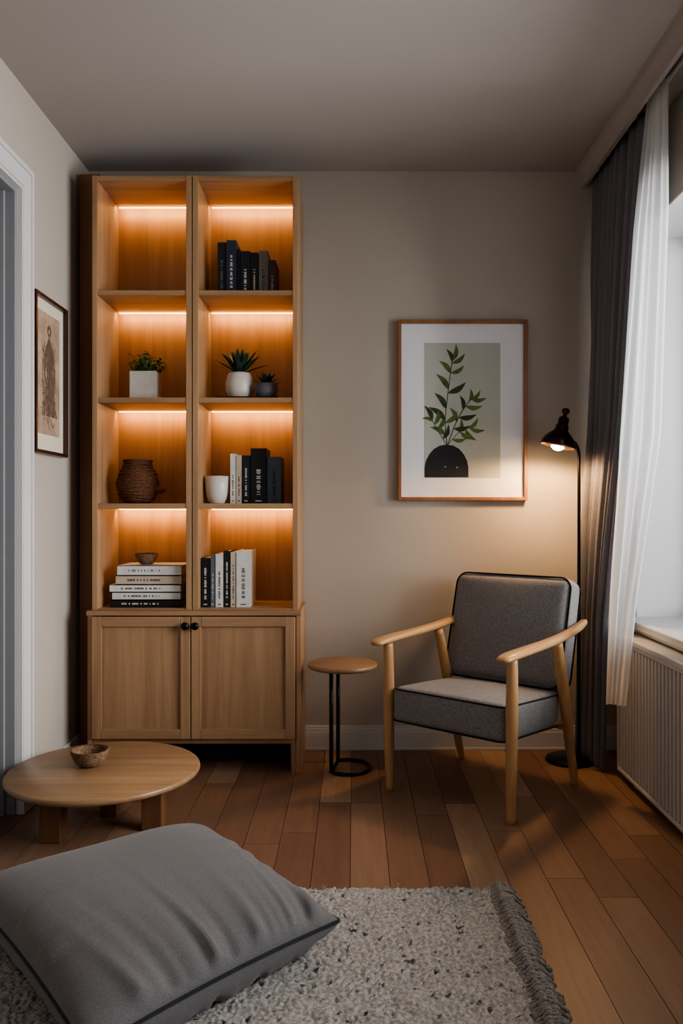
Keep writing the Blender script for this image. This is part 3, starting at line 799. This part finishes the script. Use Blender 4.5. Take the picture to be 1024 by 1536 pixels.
# ------------------------------------------------------------------ rug
RX0, RX1, RY0, RY1 = -1.12, 0.415, 1.0, 2.35
st_ = 0.0045; nx = int((RX1-RX0)/st_); ny = int((RY1-RY0)/st_)
nse = np.random.randn(nx+1, ny+1); F = np.fft.fft2(nse)
fx = np.fft.fftfreq(nx+1, st_)[:,None]; fy = np.fft.fftfreq(ny+1, st_)[None,:]; fr_ = np.sqrt(fx**2+fy**2)
def band(f0, bw):
    q = np.real(np.fft.ifft2(F*np.exp(-((fr_-f0)/bw)**2))); return q/q.std()
hgt = 0.022+0.0019*band(55,25)-0.009*np.clip(band(34,14)-1.15,0,2)+0.0012*band(12,8)
hgt = np.clip(hgt, 0.005, 0.030)
xs = np.linspace(RX0, RX1, nx+1); ys = np.linspace(RY0, RY1, ny+1)
X, Y = np.meshgrid(xs, ys, indexing='ij')
ed = np.minimum.reduce([X-RX0, RX1-X, Y-RY0, RY1-Y]); hgt = hgt*np.clip(0.25+ed/0.02, 0, 1)
jx = X+0.0014*band(70,30)*(ed > 0.003); jy = Y+0.003*band(40,30)
vs = np.stack([jx, jy, hgt], -1).reshape(-1,3)
i, j = np.meshgrid(np.arange(nx), np.arange(ny), indexing='ij'); a = (i*(ny+1)+j).ravel()
fs = np.stack([a, a+ny+1, a+ny+2, a+1], -1)
me = bpy.data.meshes.new('pile'); me.from_pydata(vs.tolist(), [], fs.tolist()); me.materials.append(M['rug'])
me.polygons.foreach_set('use_smooth', [True]*len(me.polygons))
rug = empty('rug'); ob = bpy.data.objects.new('pile', me); COL.objects.link(ob); ob.parent = rug
# loose yarn tufts
N = 5000
px_ = np.random.uniform(RX0+0.004, RX1-0.003, N); py_ = np.random.uniform(RY0, RY1+0.004, N)
ang = np.random.uniform(0, 2*np.pi, N); ln = np.random.uniform(0.006,0.012, N); zb_ = np.random.uniform(0.016,0.022, N); el = np.random.uniform(0.2,0.8, N)
w_ = 0.0014
ca, sa = np.cos(ang), np.sin(ang)
b1 = np.stack([px_-sa*w_, py_+ca*w_, zb_], -1); b2 = np.stack([px_+sa*w_, py_-ca*w_, zb_], -1)
m1 = np.stack([px_+ca*ln*.5*np.cos(el)-sa*w_, py_+sa*ln*.5*np.cos(el)+ca*w_, zb_+ln*.6*np.sin(el)], -1)
m2 = np.stack([px_+ca*ln*.5*np.cos(el)+sa*w_, py_+sa*ln*.5*np.cos(el)-ca*w_, zb_+ln*.6*np.sin(el)], -1)
tp = np.stack([px_+ca*ln*np.cos(el*.6), py_+sa*ln*np.cos(el*.6), zb_+ln*.8*np.sin(el)], -1)
V = np.stack([b1,b2,m1,m2,tp], 1).reshape(-1,3); o = np.arange(N)*5
FQ = np.stack([o,o+1,o+3,o+2], -1).tolist()+np.stack([o+2,o+3,o+4], -1).tolist()
me = bpy.data.meshes.new('yarn_tufts'); me.from_pydata(V.tolist(), [], FQ); me.materials.append(M['rug'])
ob = bpy.data.objects.new('yarn_tufts', me); COL.objects.link(ob); ob.parent = rug
mb = MB(); y = RY0
while y < RY1:
    for q in range(2):
        yy = y+random.uniform(-.003,.003); dx = random.uniform(0.045,0.066); dy = random.uniform(-0.020,0.004)
        P = catmull([(RX1-0.022,yy,0.014),(RX1+0.004,yy+dy*.2,0.034+random.uniform(-.003,.004)),(RX1+dx*.5,yy+dy*.5,0.031+random.uniform(-.003,.003)),(RX1+dx,yy+dy,0.009)], 5)
        nn = len(P); mb.tube(P, [0.0058+0.0022*math.sin(k*1.4+q)*1.0 if k < nn-1 else 0.002 for k in range(nn)], M['rugfr'], 7)
    y += 0.0125
mb.build('fringe', rug)

# ------------------------------------------------------------------ lights / world
wd = bpy.data.worlds.new('world'); scene.world = wd; wd.use_nodes = True
bg = wd.node_tree.nodes['Background']; bg.inputs[0].default_value = (0.98,0.97,1.0,1); bg.inputs[1].default_value = 0.38
ld = bpy.data.lights.new('window_daylight', 'AREA'); ld.shape = 'RECTANGLE'; ld.size = 2.2; ld.size_y = 1.8; ld.energy = 200; ld.color = (0.95,0.97,1.0)
lo = bpy.data.objects.new('window_daylight', ld); COL.objects.link(lo)
lo.location = (2.35, 2.05, 1.65); lo.rotation_euler = Vector((-1.0,0.85,-0.15)).to_track_quat('-Z','Y').to_euler()
try:
    scene.view_settings.look = 'AgX - Medium High Contrast'
except Exception as ex:
    print('look', ex)

# ------------------------------------------------------------------ camera
cam = bpy.data.cameras.new('camera'); co = bpy.data.objects.new('camera', cam); COL.objects.link(co)
co.location = (0,0,1.12); co.rotation_euler = (math.radians(90),0,0)
cam.lens = 28.125; cam.sensor_width = 36; cam.shift_x = -18/1536; cam.clip_start = 0.05
scene.camera = co
